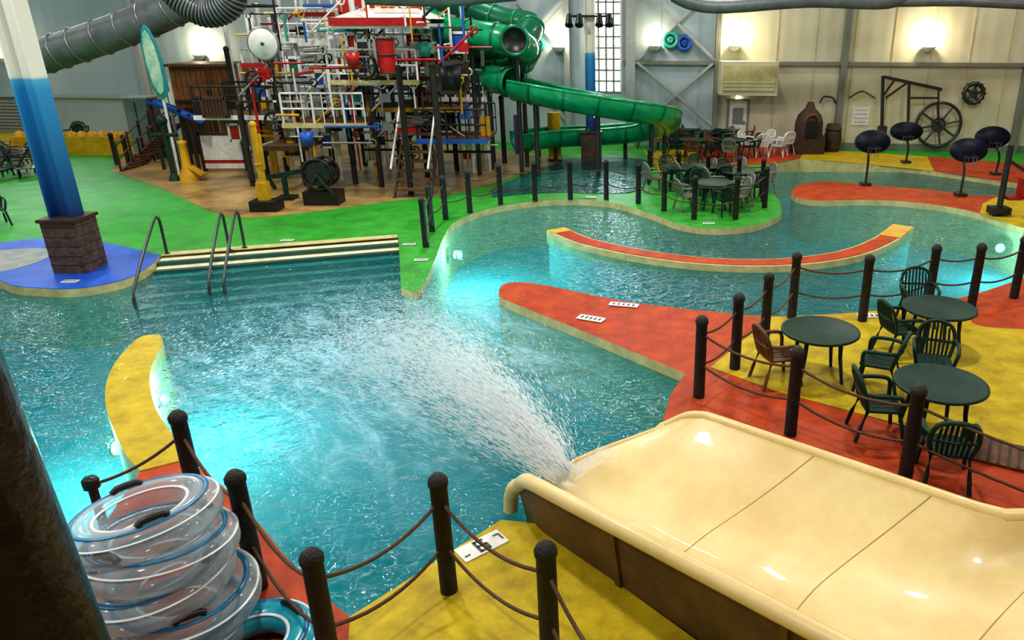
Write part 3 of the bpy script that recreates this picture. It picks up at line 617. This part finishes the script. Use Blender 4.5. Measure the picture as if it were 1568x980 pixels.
p2=cr([P(*a) for a in[(575,-25,29),(640,-8,29.5),(710,8,29.5),(770,30,29),(812,38,28.2),(800,60,27.4),(752,72,27.2),(700,74,27.8),(668,90,28.6),(700,108,29),(760,112,28.6),(795,118,28)]],8)
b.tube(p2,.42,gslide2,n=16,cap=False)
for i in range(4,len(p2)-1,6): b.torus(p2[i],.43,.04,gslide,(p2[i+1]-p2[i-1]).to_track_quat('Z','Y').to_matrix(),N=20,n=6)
for i in(20,50,76): q=p2[i]; b.cyl((q.x,q.y,0),(q.x,q.y,q.z-.3),.09,lgirt)
q=P(788,62,25.0); b.lathe([(.001,-.03),(.40,-.03),(.40,.03)],q,black,rot=RX); b.torus(q,.42,.06,gslide2,RX)
b.done()
# ------------------------------------------------------------ ducts
b=B('air_duct'); dp_=cr([P(60,88,27),P(110,72,27),P(180,48,27),P(250,20,27),P(330,-20,27)],6); b.tube(dp_,.55,ductm,n=24)
for i in range(1,len(dp_)-1,3):
    R=(dp_[i+1]-dp_[i-1]).to_track_quat('Z','Y').to_matrix(); b.torus(dp_[i],.56,.035,steel,R,N=24,n=6)
b.done()
b=B('air_duct'); dp_=cr([P(255,-25,25),P(285,5,25),P(320,20,25),P(352,5,25),P(360,-30,25)],7); b.tube(dp_,.40,dsteel,n=20)
for i in range(1,len(dp_)-1): R=(dp_[i+1]-dp_[i-1]).to_track_quat('Z','Y').to_matrix(); b.torus(dp_[i],.41,.03,ductm,R,N=20,n=6)
b.done()
b=B('air_duct'); b.tube(cr([P(1030,-8,27),P(1060,5,27),P(1110,10,27),P(1240,1,27),P(1360,3,27),P(1400,-20,27)],5),.22,ductm,n=16); b.tube([P(1360,3,27),P(1470,2,27),P(1600,8,27)],.16,ductm,n=12); b.done()
b=B('air_duct'); b.tube([P(560,-6,22),P(680,-2,22),P(790,-12,22)],.22,ductm,n=16); b.done()
# ------------------------------------------------------------ wall items
def sconce(u,v,pw=55):
    b=B('wall_sconce'); c=W(u,v,.25); b.lathe([(.001,-.16),(.14,-.12),(.26,.03),(.27,.06),(.2,.06),(.001,.05)],c,white,n=20); b.lathe([(.001,.065),(.2,.065),(.17,.12),(.08,.18),(.001,.19)],c,lampm,n=20); b.box(c+Vector((0,.15,-.05)),(.15,.16,.2),steel); b.done()
    l=bpy.data.lights.new('sconce_lamp','POINT'); l.energy=pw; l.color=(1,.80,.48); l.shadow_soft_size=.1
    ob=bpy.data.objects.new('sconce_lamp',l); ob.location=W(u,v,.55)+Vector((0,0,.42)); bpy.context.collection.objects.link(ob)
for u,v in((305,86),(5,90),(855,74),(1125,72),(1422,74),(1003,72)): sconce(u,v,105 if u!=1003 else 40)
b=B('heater_unit'); A=W(1099,92); C=W(1181,143); b.wbox(A.x,C.x,C.z,A.z,.01,1.2,wallR); b.wbox(A.x+.1,C.x-.1,C.z+.15,A.z-.15,1.2,1.24,cream)
for k in range(3): b.wbox(A.x+.15,C.x-.15,C.z+.2+k*.14,C.z+.25+k*.14,1.24,1.26,wallR)
b.done(.02)
A=W(1117,154); C=W(1144,160)
b=B('door_1'); b.wbox(A.x,C.x,0,A.z,.0,.06,white); b.wbox(A.x-.08,A.x,0,A.z+.08,0,.1,girt); b.wbox(C.x,C.x+.08,0,A.z+.08,0,.1,girt); b.wbox(A.x,C.x,A.z,A.z+.08,0,.1,girt); b.wbox(A.x+.15,C.x-.15,A.z*.5,A.z*.85,.06,.08,steel); b.wbox(C.x-.14,C.x-.06,.95,1.08,.06,.12,steel); b.done()
b=B('wall_light'); c=W(1130,150,.1); b.lathe([(.001,0),(.06,.02),(.07,.06),(.001,.08)],c,lampm); b.box(c+Vector((0,.05,.10)),(.2,.1,.06),white); b.done()
wr=Matrix.Rotation(-math.atan(WS),3,'Z')@RX
def wheel(name,uv,R_,m,sp=6,off=.25,thick=.05):
    b=B(name); c=W(*uv,off); b.torus(c,R_,thick,m,wr,N=36,n=8,sq=1.3); b.torus(c,R_*.28,thick*.8,m,wr,N=20,n=6)
    for k in range(sp):
        a=2*math.pi*k/sp+.2; v_=wr@Vector((math.cos(a),math.sin(a),0)); b.cyl(c+v_*R_*.1,c+v_*R_,thick*.8,m,thick*.55,8)
    b.cyl(c,c+wr@Vector((0,0,-off*.8)),.06,m); return b
wheel('decorative_flywheel',(1437,191),.86,dsteel,8,.25,.06).done()
b=wheel('decorative_gear',(1491,143),.36,dsteel,5,.25,.08)
c=W(1491,143,.25)
for k in range(14): a=2*math.pi*k/14; v_=wr@Vector((math.cos(a),math.sin(a),0)); b.cyl(c+v_*.38,c+v_*.46,.05,dsteel,n=6)
b.done()
for uv,R_,m in(((1027,61),.28,tealp),((1048,66),.25,bluep),((822,68),.26,tealp)): wheel('life_ring',uv,R_,m,0,.16,.09).done()
b=B('pump_frame'); 
def wp(u,v,o=.4): return W(u,v,o)
b.bar(wp(1355,118),wp(1442,137),.14,.12,dsteel); b.bar(wp(1352,116),wp(1350,205),.14,.12,dsteel); b.bar(wp(1392,128),wp(1390,200),.12,.10,dsteel); b.bar(wp(1356,150),wp(1390,126),.06,.08,dsteel); b.bar(wp(1390,150),wp(1438,150),.06,.08,dsteel); b.bar(wp(1437,137),wp(1437,190),.05,.07,dsteel); b.bar(wp(1350,150),wp(1370,122),.06,.08,dsteel)
q=wp(1350,205); b.box((q.x,q.y,.5),(.3,.3,1.0),dbrown); b.done()
b=B('wall_sign'); A=W(1306,164);C=W(1329,192); b.wbox(A.x,C.x,C.z,A.z,.0,.05,white)
for k in range(4): b.wbox(A.x+.08,C.x-.08,C.z+.12+k*.16,C.z+.15+k*.16,.05,.06,lgirt)
b.done()
b=B('wall_ornament'); b.tube(cr([W(1255,158,.1),W(1262,148,.1),W(1275,150,.1),W(1280,158,.1)],5),.03,dsteel); b.tube(cr([W(1300,150,.1),W(1320,140,.1),W(1340,150,.1)],5),.03,dsteel); b.done()
b=B('brick_oven'); A=G(1233,233); A.y-=.2; h=P(1233,156,A.y)[2]; b.box(A+Vector((0,0,.35)),(1.2,.9,.7),dbrown); b.lathe([(.55,.7),(.55,h*.6),(.45,h*.75),(.2,h*.88),(.12,h),(.001,h)],A,dbrown,n=20); b.box(A+Vector((0,-.5,1.0)),(.5,.12,.6),black); b.torus(A+Vector((0,-.5,1.3)),.25,.06,brown,RX); b.done()
b=B('wooden_barrel'); A=G(1273,232); b.lathe([(.28,0),(.36,.5),(.28,1.1),(.001,1.1)],A,dbrown,n=16)
for zz in(.2,.9): b.torus(A+Vector((0,0,zz)),.33,.025,dsteel,N=20,n=6)
b.done()
navy=M('board_navy',(.006,.009,.025),.5,spec=.25)
def goal(ub,vb,up_,vp,w,h):
    b=B('pool_basketball_goal'); A=G(ub,vb); c=P(up_,vp,A.y-.3); k=A.y/1100.0
    b.tube(cr([A,A+Vector((0,0,c.z*.55)),Vector((c.x,A.y,c.z-.1)),c],5),.04,dsteel); b.box(A+Vector((0,0,.05)),(.3,.3,.1),dsteel)
    prof=[(.001,-.03),(.5,-.03),(.5,.03),(.001,.03)]
    S=Matrix.Diagonal((w*k,1,h*k)); T=Matrix.Rotation(-.3,3,'X')
    b.lathe(prof,c,navy,n=24,rot=T@S@RX); b.torus(c+Vector((0,-.25,-.15)),.2,.018,dsteel,N=20,n=6); b.torus(c,.5,.02,dsteel,T@S@RX,N=24,n=6)
    for j in range(8): a=j*math.pi/4; b.cyl(c+Vector((.2*math.cos(a),-.25+.2*math.sin(a),-.15)),c+Vector((.12*math.cos(a),-.25+.12*math.sin(a),-.45)),.006,steel,n=4)
    b.done()
goal(1325,284,1336,217,50,32); goal(1387,250,1388,201,46,26); goal(1470,300,1483,230,54,34); goal(1524,268,1520,210,50,30)
b=B('pool_lift'); A=G(1528,330); b.cyl(A,A+Vector((0,0,1.9)),.08,dwood); b.box(A+Vector((0,0,.15)),(.5,.4,.18),black); b.box(A+Vector((.3,0,.5)),(.4,.4,.08),redp); b.box(A+Vector((.5,0,.75)),(.06,.4,.5),redp); b.bar(A+Vector((0,0,1.5)),A+Vector((.7,0,1.1)),.06,.08,dsteel); b.done()
# far furniture
chw=chairmesh(white); q=G(1165,240); chw.location=(q.x,q.y,.012)
for dx,dy,a in((.7,.1,1),(.3,.8,2.2),(-.5,.5,4),(1.1,.7,.3)): inst(chw,'patio_chair',(q.x+dx,q.y+dy,.012),a)
greyc=chairmesh(M('plastic_grey',(.20,.21,.18),.5)); q=G(1128,322); greyc.location=(q.x,q.y,0); greyc.rotation_euler=(0,0,1.9)
n_=0
for uv in((1018,228),(1050,224),(1082,230),(1112,226),(1120,243),(1060,243)):
    q=G(*uv); inst(tab,'patio_table',(q.x,q.y,.012))
    for a in(0,2.1,4.2):
        a+=random.random(); n_+=1; inst((ch,ch,chb,greyc)[n_%4],'patio_chair',(q.x+.85*math.cos(a),q.y+.85*math.sin(a),.012),a+math.pi/2)
for uv in((1092,318),(1040,290),(1085,288),(1130,298)):
    q=G(*uv); inst(tab,'patio_table',(q.x,q.y,0))
    for a in(.3,1.9,3.5,5): n_+=1; inst((ch,greyc)[n_%2],'patio_chair',(q.x+.85*math.cos(a),q.y+.85*math.sin(a),0),a+math.pi/2)
b=B('lounge_chair')
b.bar((-.3,-.9,.32),(-.3,.2,.34),.04,.05,black); b.bar((.3,-.9,.32),(.3,.2,.34),.04,.05,black); b.bar((-.3,.2,.34),(-.3,.85,.85),.04,.05,black); b.bar((.3,.2,.34),(.3,.85,.85),.04,.05,black)
for k in range(9): b.box((0,-.85+k*.125,.33),(.58,.09,.02),dsteel)
for k in range(6): b.bar((-.29,.27+k*.11,.40+k*.087),(.29,.27+k*.11,.40+k*.087),.08,.02,dsteel)
for sx in(-.3,.3):
    for yy in(-.8,.2): b.cyl((sx,yy,0),(sx,yy,.33),.025,black)
lc=b.done(origin=False); q=G(12,272); lc.location=(q.x,q.y,0)
for uv,a in(((0,258),.4),((28,250),-.5),((-5,243),1),((15,240),1.5),((40,268),.8)):
    q=G(*uv); inst(lc,'lounge_chair',(q.x,q.y,.0),a)
for uv in((-4,345),(30,262),(118,222),(128,217)): q=G(*uv); inst(ch,'patio_chair',(q.x,q.y,.0),random.random()*6)
b=B('wall_louvre'); A=W(-40,150);C=W(62,196); b.wbox(A.x,C.x,C.z,A.z,0,.1,steel)
for k in range(9): z=C.z+(A.z-C.z)*k/9; b.wbox(A.x,C.x,z,z+.05,.1,.16,lgirt)
b.done()
# ------------------------------------------------------------ lights
def area(x,y,pw,size=.7,col=(1,.95,.87)):  # ceiling lamp out of view, added to light the hall
    b=B('added_ceiling_lamp'); b.box((x,y,CZ-.35),(size+.2,size+.2,.12),steel); b.cyl((x,y,CZ-.3),(x,y,CZ-.01),.03,steel); b.done()
    l=bpy.data.lights.new('added_ceiling_emitter','AREA'); l.shape='SQUARE'; l.size=size; l.energy=pw; l.color=col
    ob=bpy.data.objects.new('added_ceiling_emitter',l); ob.location=(x,y,CZ-.45); bpy.context.collection.objects.link(ob)
for x,kx in((-24,.7),(-14,1.05),(-5,1.15),(4,1),(14,.75)):
    for y,ky in((3,.85),(12,1.15),(21,1.2),(28.5,.5)): area(x,y,345*kx*ky)
w=bpy.data.worlds.new('sky'); bpy.context.scene.world=w; w.use_nodes=True; w.node_tree.nodes['Background'].inputs[0].default_value=(.80,.90,1,1); w.node_tree.nodes['Background'].inputs[1].default_value=32
# ------------------------------------------------------------ camera
c=bpy.data.cameras.new('camera'); c.sensor_width=36; c.lens=F/1568*36; c.shift_x=-(PU-784)/1568; c.clip_end=200
co=bpy.data.objects.new('camera',c); co.location=(0,0,H); co.rotation_euler=(math.pi/2-TH,0,0); bpy.context.collection.objects.link(co); bpy.context.scene.camera=co
sc=bpy.context.scene
try:
    sc.view_settings.view_transform='Standard'
    sc.view_settings.look='Medium High Contrast'
except Exception as ex: print(ex)
